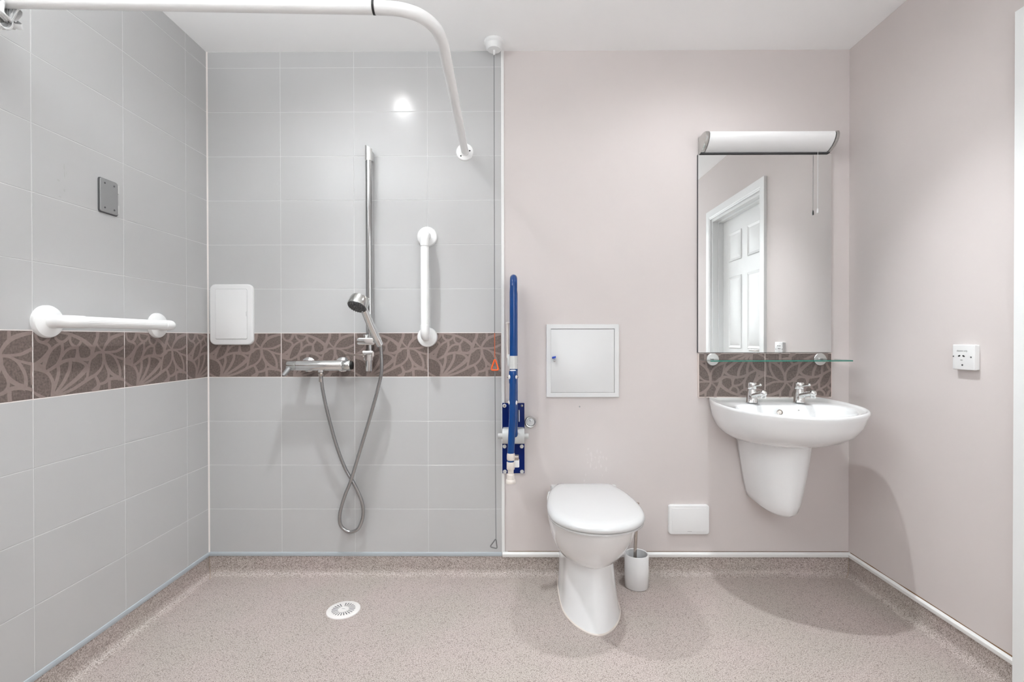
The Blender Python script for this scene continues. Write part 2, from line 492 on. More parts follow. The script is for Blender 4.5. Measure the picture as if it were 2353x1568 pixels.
# sealant bead in the tiled corner and the white tile edge trim
mb = MB()
mb.loft([[(0.0, 0.004, z), (0.0048, -0.0002, z), (0.0002, -0.0048, z), (-0.004, 0.0, z)] for z in (0.100, H)])
struct(mb.build('trim_3', 'grout_light'))
mb = MB(T_back)
mb.box(XT - 0.0005, XT + 0.0125, 0.104, H, -0.004, 0.0018, 0.0008)
struct(mb.build('trim_4', 'cap_white'))
# thin brown line of old sealant above the white cap
mb = MB()
mb.tube([(1.36, 0.0025, 0.1058), (2.0, 0.0025, 0.1058), (W - 0.001, 0.0025, 0.1058)], 0.0011, 5)
pts = [(W - 0.0002, -0.01 - 0.066 * k, 0.1058 + random.uniform(-0.0003, 0.0006)) for k in range(12)]
mb.tube(pts, [random.uniform(0.0010, 0.0028) for _ in pts], 6)
struct(mb.build('trim_5', 'rust'))

# door on the right wall
def six_panel_door():
    mb = MB(T_right)
    xo = -0.075                                   # door face set back in the opening
    y0, y1 = DY1 + 0.03, DY0 - 0.03
    mb.box(y0, y1, 0.008, DZ - 0.03, xo - 0.04, xo)
    wd = y1 - y0; st = 0.11; mid = 0.09
    pw = (wd - 2 * st - mid) / 2
    for k in range(2):
        a = y0 + st + k * (pw + mid); b_ = a + pw
        for (z0, z1) in ((0.20, 0.80), (1.00, 1.52), (1.63, 1.84)):
            # raised-and-fielded panel
            def rg(i, n): return [(a + i, z0 + i, n), (b_ - i, z0 + i, n), (b_ - i, z1 - i, n), (a + i, z1 - i, n)]
            mb.loft([rg(0, xo + 0.001), rg(0.004, xo + 0.006), rg(0.016, xo + 0.002), rg(0.020, xo + 0.0005), rg(0.045, xo + 0.007)], False, True)
    d = mb.build('door_1', 'door_white', angle=15); struct(d)
    mb = MB(T_right)
    # lining
    for (a, b_) in ((DY0 - 0.027, DY0), (DY1, DY1 + 0.027)):
        mb.box(a, b_, 0, DZ, -0.12, 0.0)
    mb.box(DY1 + 0.0272, DY0 - 0.0272, DZ - 0.027, DZ, -0.12, 0.0)
    # stop beads
    for (a, b_) in ((DY0 - 0.04, DY0 - 0.027), (DY1 + 0.027, DY1 + 0.040)):
        mb.box(a, b_, 0, DZ - 0.027, xo, xo + 0.035)
    mb.box(DY1 + 0.0402, DY0 - 0.0402, DZ - 0.040, DZ - 0.0272, xo, xo + 0.035)
    # architrave, profiled
    aw = 0.066
    pr = [(0.0, 0.0), (0.0, 0.012), (0.006, 0.014), (0.012, 0.0125), (0.018, 0.016), (0.045, 0.018), (aw, 0.018), (aw, 0.0)]
    i0, i1, iz = DY0 - 0.007, DY1 + 0.007, DZ - 0.007
    mb.loft([[(i0 + q, 0.0, n) for q, n in pr], [(i0 + q, iz + q, n) for q, n in pr],
             [(i1 - q, iz + q, n) for q, n in pr], [(i1 - q, 0.0, n) for q, n in pr]])
    struct(mb.build('trim_6', 'door_white', angle=25))
    mb = MB(T_right)
    hy, hz = DY0 - 0.085, 0.995
    mb.lathe([(0.024, 0.0), (0.024, 0.006), (0.018, 0.009)], (hy, hz, xo), (0, 0, 1))
    mb.tube([(hy, hz, xo), (hy, hz, xo + 0.045), (hy - 0.012, hz, xo + 0.055), (hy - 0.11, hz, xo + 0.055)], 0.008, 12)
    mb.build('door_handle', 'chrome', d)
six_panel_door()

# ------------------------------------------------------------------ lamps in the ceiling
for i, ((lx, ly), power, cone, spill, tilt, where) in enumerate(DOWNLIGHTS):
    t = thing('ceiling_downlight', 'white round recessed downlight in the ceiling, the one ' + where, 'ceiling light', (lx, ly, H), 'recessed ceiling downlights')
    mb = MB(); mb.lathe([(0.046, 0.0), (0.046, -0.003), (0.040, -0.006), (0.034, -0.004), (0.032, 0.0)], (lx, ly, H), (0, 0, 1), 40, False)
    mb.build('bezel', 'plastic_white', t)
    mb = MB(); mb.lathe([(0.031, -0.0012), (0.001, -0.0012)], (lx, ly, H), (0, 0, 1), 32, True)
    mb.build('lamp', 'lamp_disc', t)
    ld = bpy.data.lights.new('downlight_beam', 'SPOT')
    ld.energy = power; ld.shadow_soft_size = 0.022; ld.color = (0.93, 0.98, 1.0)
    ld.spot_size = math.radians(cone); ld.spot_blend = 1.0
    lo = bpy.data.objects.new('downlight_beam', ld); COL.objects.link(lo)
    lo.parent = t; lo.location = (0, 0, -0.03); lo.rotation_euler = (math.radians(tilt[0]), math.radians(tilt[1]), 0)
    if spill:
        l2 = bpy.data.lights.new('downlight_spill', 'SPOT')
        l2.energy = spill; l2.shadow_soft_size = 0.03; l2.color = ld.color; l2.spot_size = math.radians(160); l2.spot_blend = 1.0
        lo = bpy.data.objects.new('downlight_spill', l2); COL.objects.link(lo); lo.parent = t; lo.location = (0, 0, -0.03)
t = thing('fill_uplighter', 'added fill light shaped as a white bowl uplighter on the left wall behind the camera', 'wall light', (0.0, -1.75, 1.80))  # fill lamp added out of view to lift the ceiling and walls
mb = MB()
rings = []
for r_, z_ in ((0.03, 1.76), (0.07, 1.765), (0.105, 1.785), (0.125, 1.82), (0.132, 1.86), (0.126, 1.86), (0.118, 1.82), (0.098, 1.79), (0.06, 1.775)):
    rings.append([(0.30 + r_ * math.sin(PI * k / 12), -1.75 + r_ * math.cos(PI * k / 12), z_) for k in range(24)])
mb.loft(rings, True, True)
mb.tube([(0.0, -1.75, 1.77), (0.28, -1.75, 1.765)], 0.012, 12)
mb.build('bowl', 'plastic_white', t)
mb = MB(); mb.ball((0.30, -1.75, 1.83), 0.035, 16); mb.build('lamp', 'opal_fill', t)
ld = bpy.data.lights.new('fill_uplighter_beam', 'SPOT'); ld.energy = FILL_UPLIGHT_WATTS; ld.shadow_soft_size = 0.05; ld.color = (0.94, 0.985, 1.0)
ld.spot_size = math.radians(172); ld.spot_blend = 0.45
lo = bpy.data.objects.new('fill_uplighter_beam', ld); COL.objects.link(lo); lo.parent = t; lo.location = (0.30, 0, 0.12); lo.rotation_euler = (PI, 0, 0)

# ------------------------------------------------------------------ shower curtain rail
t = thing('shower_curtain_rail', 'white tubular shower curtain rail bent at a right angle under the ceiling', 'curtain rail', (1.169, 0, 1.916))
ZR = 1.916
pa = [Vector((0.0, -1.008, ZR))] + [Vector((0.5, -0.991, ZR)), Vector((1.045, -0.9715, ZR))]
bend = smooth_path([(1.045, -0.9715, ZR), (1.105, -0.963, ZR), (1.152, -0.935, ZR), (1.181, -0.885, ZR), (1.190, -0.82, ZR)], 8)
pb = [Vector((1.183, -0.5, ZR)), Vector((1.170, -0.002, ZR))]
path = pa[:1] + pa[1:2] + bend + pb
mb = MB(); mb.tube(path, 0.0165, 24); mb.build('tube', 'rail_white', t)
mb = MB(); mb.lathe([(0.0174, -0.0030), (0.0174, 0.0030)], (1.0375, -0.9725, ZR), (1, 0.031, 0), 28, False)
mb.build('joint_ring', 'black', t)
mb = MB(); mb.lathe([(0.0390, 0.0), (0.0390, 0.003), (0.036, 0.006), (0.020, 0.0075), (0.019, 0.014)], (1.169, 0, ZR), (0, -1, 0), 40)
mb.build('wall_flange', 'rail_white', t)
for dx, dz in ((-0.017, -0.019), (0.023, 0.004)):
    mb = MB(); mb.lathe([(0.0035, 0.0062), (0.0035, 0.0078)], (1.169 + dx, 0, ZR + dz), (0, -1, 0), 12)
    mb.build('screw', 'black', t)
mb = MB(); mb.lathe([(0.039, 0.0), (0.039, 0.003), (0.036, 0.006), (0.020, 0.0075), (0.019, 0.014)], (0.0, -1.008, ZR), (1, 0, 0), 40)
mb.build('wall_flange', 'rail_white', t)

# curtain remnant knotted over the rail at the left wall
mb = MB()
def wav(c, r0, r1, ph, n=64, turns=1.0, tilt=0.3, lift=0.0):
    out = []
    for k in range(n + 1):
        a = 2 * PI * turns * k / n + ph
        rr = r0 + r1 * math.sin(a * 3.0 + ph * 2)
        out.append(Vector((c[0] + tilt * rr * math.sin(a * 2 + ph) + 0.010 * math.sin(a * 5 + ph), c[1] + rr * math.cos(a), c[2] + lift + rr * math.sin(a) * 0.95)))
    return out
def strip(path, wd, rip, ph):
    rows = []
    n = len(path)
    for i, p in enumerate(path):
        rows.append([(p.x - wd * .5 + wd * j / 6, p.y + rip * math.sin(j * 1.9 + ph + i * .25), p.z + rip * math.cos(j * 2.3 + ph + i * .2)) for j in range(7)])
    mb.loft(rows, False, False, closed=False)
for q, (cx_, wd) in enumerate(((0.035, 0.05), (0.075, 0.045), (0.112, 0.04))):
    strip(wav((cx_, -1.004, ZR - 0.006), 0.031, 0.007, q * 1.3), wd, 0.004, q)
    strip(wav((cx_, -1.004, ZR - 0.012), 0.040, 0.010, q * 1.3 + 2.1), wd * .8, 0.005, q + 1)
for q in range(9):                                   # hanging crumpled loops
    x0 = 0.012 + 0.0155 * q
    h = 0.045 + 0.012 * math.sin(q * 2.1)
    pts = smooth_path([(x0, -1.022, ZR - 0.012), (x0 + 0.010 * math.sin(q), -1.034, ZR - 0.03 - h * .4), (x0 + 0.012, -1.018, ZR - 0.02 - h),
                       (x0 + 0.018 * math.cos(q), -1.000, ZR - 0.03 - h * .5), (x0 + 0.006, -0.990, ZR - 0.012)], 6)
    strip(pts, 0.018, 0.003, q)
o = mb.build('shower_curtain', 'fabric', angle=80, recalc=False)
md = o.modifiers.new('thickness', 'SOLIDIFY'); md.thickness = 0.0012
tag(o, 'crumpled white shower curtain bundled over the left end of the rail', 'shower curtain')

# ------------------------------------------------------------------ emergency pull cord
AX, AY = 1.305, -0.070
t = thing('emergency_pull_cord', 'white round ceiling pull switch with a long thin cord beside the shower', 'pull cord', (AX, AY, H))
mb = MB(); mb.lathe([(0.043, 0.0), (0.043, -0.010), (0.040, -0.014), (0.037, -0.016), (0.0355, -0.030), (0.029, -0.038), (0.001, -0.041)], (AX, AY, H), (0, 0, 1), 40)
mb.build('switch_housing', 'plastic_white', t)
mb = MB(); mb.lathe([(0.0055, -0.040), (0.0040, -0.060)], (AX, AY, H), (0, 0, 1), 14); mb.build('cord_sleeve', 'plastic_white', t)
mb = MB(); mb.tube([(AX, AY, H - 0.05), (AX, AY, 1.097)], 0.0016, 8); mb.build('cord', 'cord_grey', t)
mb = MB(); mb.tube([(AX, AY, 1.097), (AX + 0.0005, AY, 0.988)], 0.0019, 8)
o = mb.build('cord', 'orange_cord', t); o['label'] = 'orange length of the cord'
mb = MB(); mb.tube([(AX + 0.001, AY, 0.985), (AX + 0.004, AY, 0.192)], 0.0016, 8); mb.build('cord', 'cord_grey', t)
def triangle(cx_, zt, wd, ht, r, rot, name, mt, label):
    ps = [Vector((0, 0, 0)), Vector((-wd / 2, 0, -ht)), Vector((wd / 2, 0, -ht))]
    R_ = Matrix.Rotation(rot, 3, 'Y')
    ps = [R_ @ p for p in ps]
    ctr = sum(ps, Vector()) / 3
    pts = []
    for i in range(3):
        a, b_, c = ps[i - 1], ps[i], ps[(i + 1) % 3]
        for k in range(4):
            tt = k / 3
            p0 = b_ + (a - b_).normalized() * 0.008; p2 = b_ + (c - b_).normalized() * 0.008
            pts.append(p0 * (1 - tt) ** 2 + b_ * 2 * tt * (1 - tt) + p2 * tt * tt)
    pts = [p + Vector((cx_, AY, zt)) for p in pts]
    mb = MB()
    n = len(pts); rings = []
    for i in range(n):
        d_ = (pts[(i + 1) % n] - pts[i - 1]).normalized()
        x_ = Vector((0, 1, 0)); y_ = d_.cross(x_)
        rings.append([tuple(pts[i] + x_ * r * math.cos(2 * PI * k / 10) + y_ * r * math.sin(2 * PI * k / 10)) for k in range(10)])
    rings.append(rings[0])
    mb.loft(rings, False, False)
    o = mb.build(name, mt, t); o['label'] = label
triangle(AX + 0.001, 0.985, 0.034, 0.050, 0.0036, 0.0, 'pull_triangle', 'orange', 'orange triangular pull handle')
triangle(AX + 0.004, 0.194, 0.033, 0.042, 0.0026, 0.25, 'pull_triangle', 'dark_triangle', 'small grey triangular pull handle')

# ------------------------------------------------------------------ slide rail, hand shower, hose, mixer
RX, RY = 0.7475, -0.048
t = thing('shower_slide_rail', 'tall chrome slide rail on the white tiles above the shower mixer', 'shower rail', (RX, 0, 1.0))
mb = MB()
mb.loft([[(RX + 0.0135 * math.cos(a), RY + 0.0085 * math.sin(a), z) for a in [2 * PI * k / 24 for k in range(24)]] for z in (0.99, 1.905)])
mb.build('rail', 'chrome_rail', t)
mb = MB()
mb.loft([[(RX + 0.0155 * math.cos(a), RY + 0.011 * math.sin(a), z + (0.0 if z < 1.91 else -0.016 * (0.5 + 0.5 * math.cos(a)))) for a in [2 * PI * k / 24 for k in range(24)]] for z in (1.862, 1.93)])
mb.box(RX - 0.011, RX + 0.011, RY, 0.0, 1.872, 1.912, 0.002)
mb.build('top_bracket', 'chrome_satin', t)
mb = MB()
mb.box(RX - 0.012, RX + 0.012, RY, 0.0, 0.985, 1.012, 0.002)
mb.box(RX - 0.029, RX + 0.024, RY - 0.017, RY + 0.014, 0.992, 1.020, 0.005)
mb.lathe([(0.0225, 0.978), (0.0225, 1.002), (0.019, 1.005)], (RX - 0.002, RY, 0), (0, 0, 1), 24)
mb.lathe([(0.015, 0.930), (0.0155, 0.933), (0.0155, 0.985)], (RX - 0.001, RY, 0), (0, 0, 1), 24)
mb.build('bottom_bracket', 'chrome', t)
mb = MB()
mb.loft([[(RX - 0.02 - d_, RY - 0.014 * s_ - 0.004, 1.006 - h_), (RX - 0.02 - d_, RY + 0.014 * s_ - 0.004, 1.006 - h_),
          (RX - 0.02 - d_, RY + 0.014 * s_ - 0.004, 0.999 + h_ * .3), (RX - 0.02 - d_, RY - 0.014 * s_ - 0.004, 0.999 + h_ * .3)]
         for d_, s_, h_ in ((0, 1, 0), (0.05, 1.3, 0.0005), (0.085, 1.0, 0.002), (0.098, 0.5, 0.003))])
mb.build('lever', 'steel', t)
mb = MB()     # slider
mb.plate(0.699, 0.782, 1.046, 1.078, 0.0, 0.030, 0.012, 0.004)
for v_ in mb.bm.verts: v_.co = Vector((v_.co.x, RY + 0.016 - v_.co.z - 0.012, v_.co.y))
mb.lathe([(0.013, 0.0), (0.013, 0.014), (0.010, 0.016)], (0.735, RY - 0.006, 1.076), (0, 0, 1), 20)
mb.build('slider', 'chrome', t)
mb = MB()
mb.lathe([(0.0165, -0.014), (0.0165, 0.016), (0.0135, 0.020)], (0.803, -0.098, 1.060), (0.35, 0.28, -0.9), 20)
mb.tube([(0.770, -0.058, 1.062), (0.800, -0.090, 1.060)], 0.010, 12)
mb.build('handset_holder', 'chrome', t)

t = thing('hand_shower', 'chrome hand shower with a round dark spray face in its holder', 'hand shower', (0.803, -0.098, 1.06))
ax_ = Vector((-0.20, -0.50, -0.84)).normalized()
hc = Vector((0.742, -0.178, 1.222))
mb = MB()
mb.lathe([(0.001, -0.030), (0.030, -0.029), (0.038, -0.024), (0.041, -0.012), (0.0415, 0.014), (0.0405, 0.018)], hc, ax_, 40)
mb.build('head', 'chrome_soft', t)
mb = MB()
mb.lathe([(0.0395, 0.016), (0.0385, 0.0205), (0.001, 0.0215)], hc, ax_, 40)
for rr, n in ((0.008, 6), (0.017, 12), (0.026, 16), (0.034, 22)):
    xx = ax_.cross(Vector((0, 0, 1))).normalized(); yy = ax_.cross(xx)
    for k in range(n):
        a = 2 * PI * k / n
        mb.lathe([(0.0018, 0.020), (0.0012, 0.0255)], hc + xx * rr * math.cos(a) + yy * rr * math.sin(a), ax_, 6)
mb.build('spray_face', 'nozzle', t)
mb = MB()
mb.tube(smooth_path([(0.750, -0.166, 1.222), (0.762, -0.150, 1.185), (0.780, -0.126, 1.125), (0.800, -0.101, 1.068), (0.808, -0.092, 1.044)], 5),
        [0.0175] * 3 + [0.0160] * 15 + [0.0125] * 3, 18)
mb.build('handle', 'chrome', t)

hp = [(0.808, -0.092, 1.052), (0.812, -0.088, 1.02), (0.812, -0.085, 0.93), (0.792, -0.080, 0.845), (0.760, -0.075, 0.735), (0.706, -0.066, 0.565), (0.668, -0.055, 0.450),
      (0.636, -0.045, 0.375), (0.612, -0.036, 0.300), (0.608, -0.030, 0.250), (0.620, -0.026, 0.222), (0.652, -0.026, 0.205), (0.690, -0.028, 0.222),
      (0.712, -0.030, 0.280), (0.708, -0.034, 0.345), (0.675, -0.038, 0.425), (0.634, -0.040, 0.500), (0.598, -0.050, 0.610), (0.567, -0.062, 0.745), (0.550, -0.074, 0.850), (0.545, -0.080, 0.915)]
mb = MB(); sp = smooth_path(hp, 14)
mb.tube(sp, [0.0074 + 0.0004 * (i % 2) for i in range(len(sp))], 12)
o = mb.build('shower_hose', 'hose', angle=80)
tag(o, 'flexible metal shower hose hanging in a crossed loop against the tiles', 'hose')

t = thing('shower_mixer', 'chrome bar shower mixer with two wall mounts on the brown tile band', 'shower mixer', (0.537, 0, 0.957))
MY, MZ = -0.078, 0.957
def xcyl(mb, prof, y=MY, z=MZ, seg=32): mb.lathe([(r_, x_) for r_, x_ in prof], (0, y, z), (1, 0, 0), seg)
mb = MB(); xcyl(mb, [(0.0215, 0.440), (0.0225, 0.442), (0.0225, 0.640), (0.0215, 0.642)])
mb.lathe([(0.013, 0.0), (0.013, -0.030), (0.010, -0.032)], (0.5445, MY, MZ), (0, 0, 1), 20)
mb.build('body', 'chrome', t)
mb = MB(); xcyl(mb, [(0.0195, 0.399), (0.0215, 0.402), (0.0215, 0.437), (0.0195, 0.439)]); o = mb.build('flow_handle', 'chrome_soft', t)
mb2 = MB(); mb2.tube([(0.412, MY - 0.014, MZ - 0.010), (0.403, MY - 0.022, MZ - 0.026), (0.394, MY - 0.030, MZ - 0.041)], [0.0125, 0.0115, 0.0095], 14, flat=0.85)
mb2.build('flow_lever', 'grey_metal', o)
mb = MB(); xcyl(mb, [(0.0215, 0.643), (0.0228, 0.646), (0.0228, 0.672), (0.020, 0.676)]); o = mb.build('temperature_handle', 'chrome_soft', t)
mb2 = MB(); mb2.tube([(0.655, MY - 0.006, MZ + 0.012), (0.658, MY - 0.008, MZ + 0.026), (0.656, MY - 0.008, MZ + 0.034)], [0.013, 0.0125, 0.009], 14, flat=0.4)
mb2.build('temperature_lever', 'grey_metal', o)
mb = MB(); xcyl(mb, [(0.018, 0.676), (0.018, 0.682), (0.013, 0.683)], MY + 0.004); mb.build('end_cap', 'black', t)
for ex in (0.4600, 0.6140):
    mb = MB(); mb.lathe([(0.0340, 0.0), (0.0335, 0.006), (0.029, 0.010), (0.020, 0.013), (0.018, 0.030), (0.018, 0.068)], (ex, 0, MZ), (0, -1, 0), 36)
    mb.build('wall_mount', 'chrome', t)
mb = MB(); mb.lathe([(0.0125, -0.032), (0.0135, -0.036), (0.0115, -0.045), (0.0085, -0.048), (0.0088, -0.072)], (0.5445, MY, MZ), (0, 0, 1), 12)
mb.build('hose_nut', 'steel', t)

# ------------------------------------------------------------------ grab bars
def grab_bar(T, u0, u1, v0, v1, name_label, loc, off=0.066, r=0.0175, fl=0.0455):
    """bar between wall points (u0,v0) and (u1,v1)"""
    t = thing('grab_bar', name_label, 'grab bar', loc, 'white grab bars of the shower')
    A, B = Vector((u0, v0, 0)), Vector((u1, v1, 0))
    D = (B - A).normalized(); N = Vector((0, 0, 1))
    for P_, s_ in ((A, 1), (B, -1)):
        mb = MB(T); mb.lathe([(fl, 0.0), (fl, 0.008), (fl - 0.003, 0.013), (fl - 0.010, 0.016), (fl - 0.022, 0.018)], P_, (0, 0, 1), 44)
        mb.build('flange', 'rail_white', t)
        e = arc(P_ + D * s_ * 0.026 + N * (off - 0.026), -D * s_, N, 0.026, 0, 90, 8)
        mb = MB(T); mb.tube([P_ + N * 0.008] + e + [P_ + D * s_ * 0.050 + N * off], [0.0195] * 11, 24)
        mb.lathe([(0.0178, 0), (0.0195, 0.0015), (0.0195, 0.004)], P_ + D * s_ * 0.054 + N * off, -D * s_, 24, False)
        mb.build('elbow', 'rail_white', t)
    mb = MB(T)
    x_ = D.cross(N)
    rings = []
    for q in (A + D * 0.050, B - D * 0.050):
        rings.append([tuple(q + N * off + (x_ * math.cos(2 * PI * k / 96) + N * math.sin(2 * PI * k / 96)) * (r + 0.00045 * (1 if (k // 2) % 2 else -1))) for k in range(96)])
    mb.loft(rings)
    o = mb.build('grip_tube', 'rail_white', t, angle=60)
grab_bar(T_back, 0.9985, 0.9985, 1.5334, 1.0805, 'vertical white grab bar on the back wall right of the slide rail', (0.9985, 0, 1.08))
grab_bar(T_left, -0.771, -0.322, 1.1265, 1.1265, 'horizontal white ribbed grab bar on the left wall above the brown tiles', (0, -0.55, 1.1265), fl=0.0485)

# ------------------------------------------------------------------ plates and boxes on the shower walls
t = thing('bracket_plate', 'small grey metal bracket plate with four screws on the left wall', 'bracket', (0, -0.546, 1.56))
mb = MB(T_left); mb.plate(-0.586, -0.507, 1.502, 1.619, 0.0, 0.004, 0.008, 0.001); mb.build('gasket', 'dark_grey', t)
mb = MB(T_left); mb.plate(-0.5835, -0.5105, 1.505, 1.617, 0.004, 0.0075, 0.007, 0.0015); mb.build('plate', 'grey_metal', t)
mb = MB(T_left)
mb = None
for z0 in (1.512, 1.582):
    mb = MB(T_left); mb.box(-0.5085, -0.5025, z0, z0 + 0.030, 0.0, 0.005, 0.001); mb.build('side_clip', 'grey_plastic', t)
for y_ in (-0.566, -0.527):
    for z_ in (1.520, 1.603):
        mb = MB(T_left); mb.lathe([(0.0032, 0.0075), (0.0030, 0.0086), (0.0012, 0.0088)], (y_, z_, 0), (0, 0, 1), 12)
        mb.build('screw', 'dark_grey', t)

t = thing('wall_box', 'white rounded plastic access box in the corner above the brown tiles', 'wall box', (0.113, 0, 1.18))
mb = MB(T_back); mb.plate(0.0155, 0.2115, 1.0465, 1.321, 0.0, 0.014, 0.026, 0.006, 8); mb.build('frame', 'plastic_white', t)
mb = MB(T_back); mb.plate(0.0427, 0.1863, 1.0722, 1.2988, 0.0135, 0.0143, 0.006, 0.0003); mb.build('cover_shade_line', 'grey_metal', t)  # grey plate standing in for the shadow line round the cover
mb = MB(T_back); mb.plate(0.0435, 0.1855, 1.0735, 1.298, 0.0138, 0.0165, 0.006, 0.0012); mb.build('cover', 'plastic_white', t)
mb = MB(T_back); mb.box(0.1835, 0.1845, 1.176, 1.197, 0.0162, 0.0170); mb.build('notch', 'label_grey', t)

# ------------------------------------------------------------------ blue drop-down support rail
t = thing('drop_down_support_rail', 'blue hinged support rail with drop-down leg folded up beside the toilet', 'support rail', (1.385, 0, 0.46))
mb = MB(T_back); mb.plate(1.3365, 1.4365, 0.4645, 0.782, 0.003, 0.009, 0.002, 0.0008); mb.build('wall_plate', 'blue_plate', t)
for sx, sz, mt in ((1.3465, 0.770, 'plastic_white'), (1.4250, 0.770, 'grey_metal'), (1.3465, 0.586, 'grey_plastic'), (1.4240, 0.586, 'grey_plastic'), (1.3475, 0.472, 'grey_plastic'), (1.4250, 0.472, 'grey_plastic')):
    big = mt != 'grey_metal'
    mb = MB(T_back); mb.lathe([(0.0088 if big else 0.0055, 0.009), (0.0082 if big else 0.005, 0.0125), (0.003, 0.0135)], (sx, sz, 0), (0, 0, 1), 20)
    o = mb.build('bolt_cap', mt, t)
    if mt == 'plastic_white':
        mb = MB(T_back); mb.lathe([(0.0042, 0.013), (0.004, 0.0145)], (sx, sz, 0), (0, 0, 1), 12); mb.build('bolt', 'steel', o)
mb = MB(); mb.lathe([(0.033, 1.338), (0.034, 1.341), (0.034, 1.432), (0.033, 1.435)], (0, -0.045, 0.640), (1, 0, 0), 40)
mb.box(1.340, 1.433, -0.045, -0.009, 0.607, 0.673)
mb.build('hinge_barrel', 'grey_plastic', t)
mb = MB(); mb.lathe([(0.011, 1.318), (0.012, 1.320), (0.012, 1.452), (0.011, 1.454)], (0, -0.045, 0.640), (1, 0, 0), 20); mb.build('hinge_pin', 'grey_plastic', t)
xa = 1.3875
mb = MB()
pth = [Vector((xa + 0.003, -0.052, 0.66)), Vector((xa + 0.003, -0.052, 1.27))] + arc((xa + 0.001, -0.095, 1.292), (0, 1, 0), (0, 0, 1), 0.043, 0, 180, 14) + [Vector((xa, -0.138, 1.27)), Vector((xa, -0.138, 0.86)), Vector((xa + 0.001, -0.115, 0.72)), Vector((xa + 0.003, -0.07, 0.650))]
mb.tube(pth, 0.0160, 22); mb.build('arm', 'blue_paint', t)
mb = MB(); mb.lathe([(0.0178, 0.945), (0.0178, 1.0)], (xa, -0.138, 0), (0, 0, 1), 24)
mb.lathe([(0.0185, 0.965), (0.0185, 0.969)], (xa, -0.138, 0), (0, 0, 1), 24)
mb.box(xa - 0.026, xa - 0.012, -0.138, -0.10, 0.955, 1.005, 0.002)
mb.build('clamp_sleeve', 'grey_plastic', t)
mb = MB(); mb.tube([(xa - 0.024, -0.11, 0.99), (xa - 0.024, -0.11, 1.135)], 0.005, 10)
mb.lathe([(0.010, 0), (0.011, 0.006), (0.006, 0.009)], (xa - 0.022, -0.11, 1.135), (0, 0, 1), 16)
mb.build('roll_holder', 'warm_plastic', t)
lp = [Vector((xa - 0.002, -0.175, 0.925)), Vector((xa - 0.004, -0.180, 0.75)), Vector((xa - 0.012, -0.185, 0.585))]
mb = MB(); mb.tube(lp, 0.0145, 20)
mb.lathe([(0.0155, 0.0), (0.0165, 0.004), (0.0165, 0.05), (0.0145, 0.054)], (xa - 0.002, -0.172, 0.885), (0, 0, 1), 24)
leg = mb.build('support_leg', 'blue_paint', t)
mb = MB(); mb.box(xa - 0.009, xa + 0.007, -0.172, -0.140, 0.872, 0.906, 0.003); mb.build('pivot_bracket', 'blue_paint', t)
mb = MB(); mb.lathe([(0.0125, 0.0), (0.0125, 0.002), (0.010, 0.003)], (xa - 0.002, -0.172, 0.939), (0, 0, 1), 24); mb.build('leg_cap', 'plastic_white', leg)
for z_ in (0.913, 0.806):
    for s_ in (-1, 1):
        mb = MB(); mb.lathe([(0.0095, 0.012), (0.009, 0.0165), (0.006, 0.018)], (xa - 0.003, -0.172, z_), (s_, -0.35, 0), 16); mb.build('pivot_cap', 'plastic_white', leg)
        mb = MB(); mb.lathe([(0.0045, 0.016), (0.0045, 0.024)], (xa - 0.003, -0.165, z_), (s_, 0, 0), 10); mb.build('bolt', 'steel', leg)
def lz(px_y): return 1.075 - (px_y - 777.5) / 1127.75 * 2.037
fx, fy = xa - 0.012, -0.185
mb = MB(); mb.lathe([(0.0155, lz(1058)), (0.0168, lz(1055)), (0.0168, lz(1046)), (0.0150, lz(1042))], (fx + .001, fy, 0), (0, 0, 1), 24)
mb.lathe([(0.0150, lz(1080)), (0.0166, lz(1078)), (0.0166, lz(1063)), (0.0155, lz(1062))], (fx, fy, 0), (0, 0, 1), 24)
mb.build('leg_collar', 'warm_plastic', leg)
mb = MB(); mb.lathe([(0.0138, lz(1066)), (0.0138, lz(1054))], (fx, fy, 0), (0, 0, 1), 24); mb.build('leg_insert', 'blue_paint', leg)
mb = MB(); mb.lathe([(0.0122, lz(1096)), (0.0122, lz(1076))], (fx, fy, 0), (0, 0, 1), 24); mb.build('leg_tube', 'warm_plastic', leg)
mb = MB(); mb.lathe([(0.0205, lz(1111)), (0.0210, lz(1109)), (0.0195, lz(1104)), (0.0165, lz(1102)), (0.0150, lz(1091)), (0.0125, lz(1089.5))], (fx, fy, 0), (0, 0, 1), 28); mb.build('leg_foot', 'warm_plastic', leg)
mb = MB(); mb.plate(fx + 0.012, fx + 0.036, lz(1076), lz(1060), 0.150, 0.182, 0.004, 0.002)
for v_ in mb.bm.verts: v_.co = Vector((v_.co.x, -v_.co.z, v_.co.y))
o = mb.build('leg_clip', 'plastic_white', t)
mb = MB(); mb.box(fx + 0.014, fx + 0.034, -0.178, -0.150, lz(1060), lz(1050), 0.002); mb.build('clip_latch', 'steel', o)
mb = MB(T_back); mb.box(xa + 0.022, xa + 0.027, 0.70, 0.752, 0.009, 0.03, 0.002); mb.build('white_strip', 'plastic_white', t)  # narrow upright white strip in front of the wall plate

# flush button
t = thing('flush_button', 'small round chrome push button on the pink wall right of the blue plate', 'push button', (1.464, 0, 0.695))
mb = MB(T_back); mb.lathe([(0.0255, -0.003), (0.0255, 0.004), (0.023, 0.008), (0.0195, 0.007), (0.0185, 0.003)], (1.464, 0.6953, 0), (0, 0, 1), 40, False); mb.build('ring', 'chrome_satin', t)
mb = MB(T_back); mb.lathe([(0.0184, 0.002), (0.0178, 0.005), (0.010, 0.0065), (0.001, 0.0068)], (1.464, 0.6953, 0), (0, 0, 1), 32); mb.build('button', 'panel_white', t)
mb = MB(T_back); mb.lathe([(0.004, 0.006), (0.004, 0.009), (0.002, 0.010)], (1.4645, 0.7035, 0), (0, 0, 1), 12); mb.build('stud', 'chrome', t)

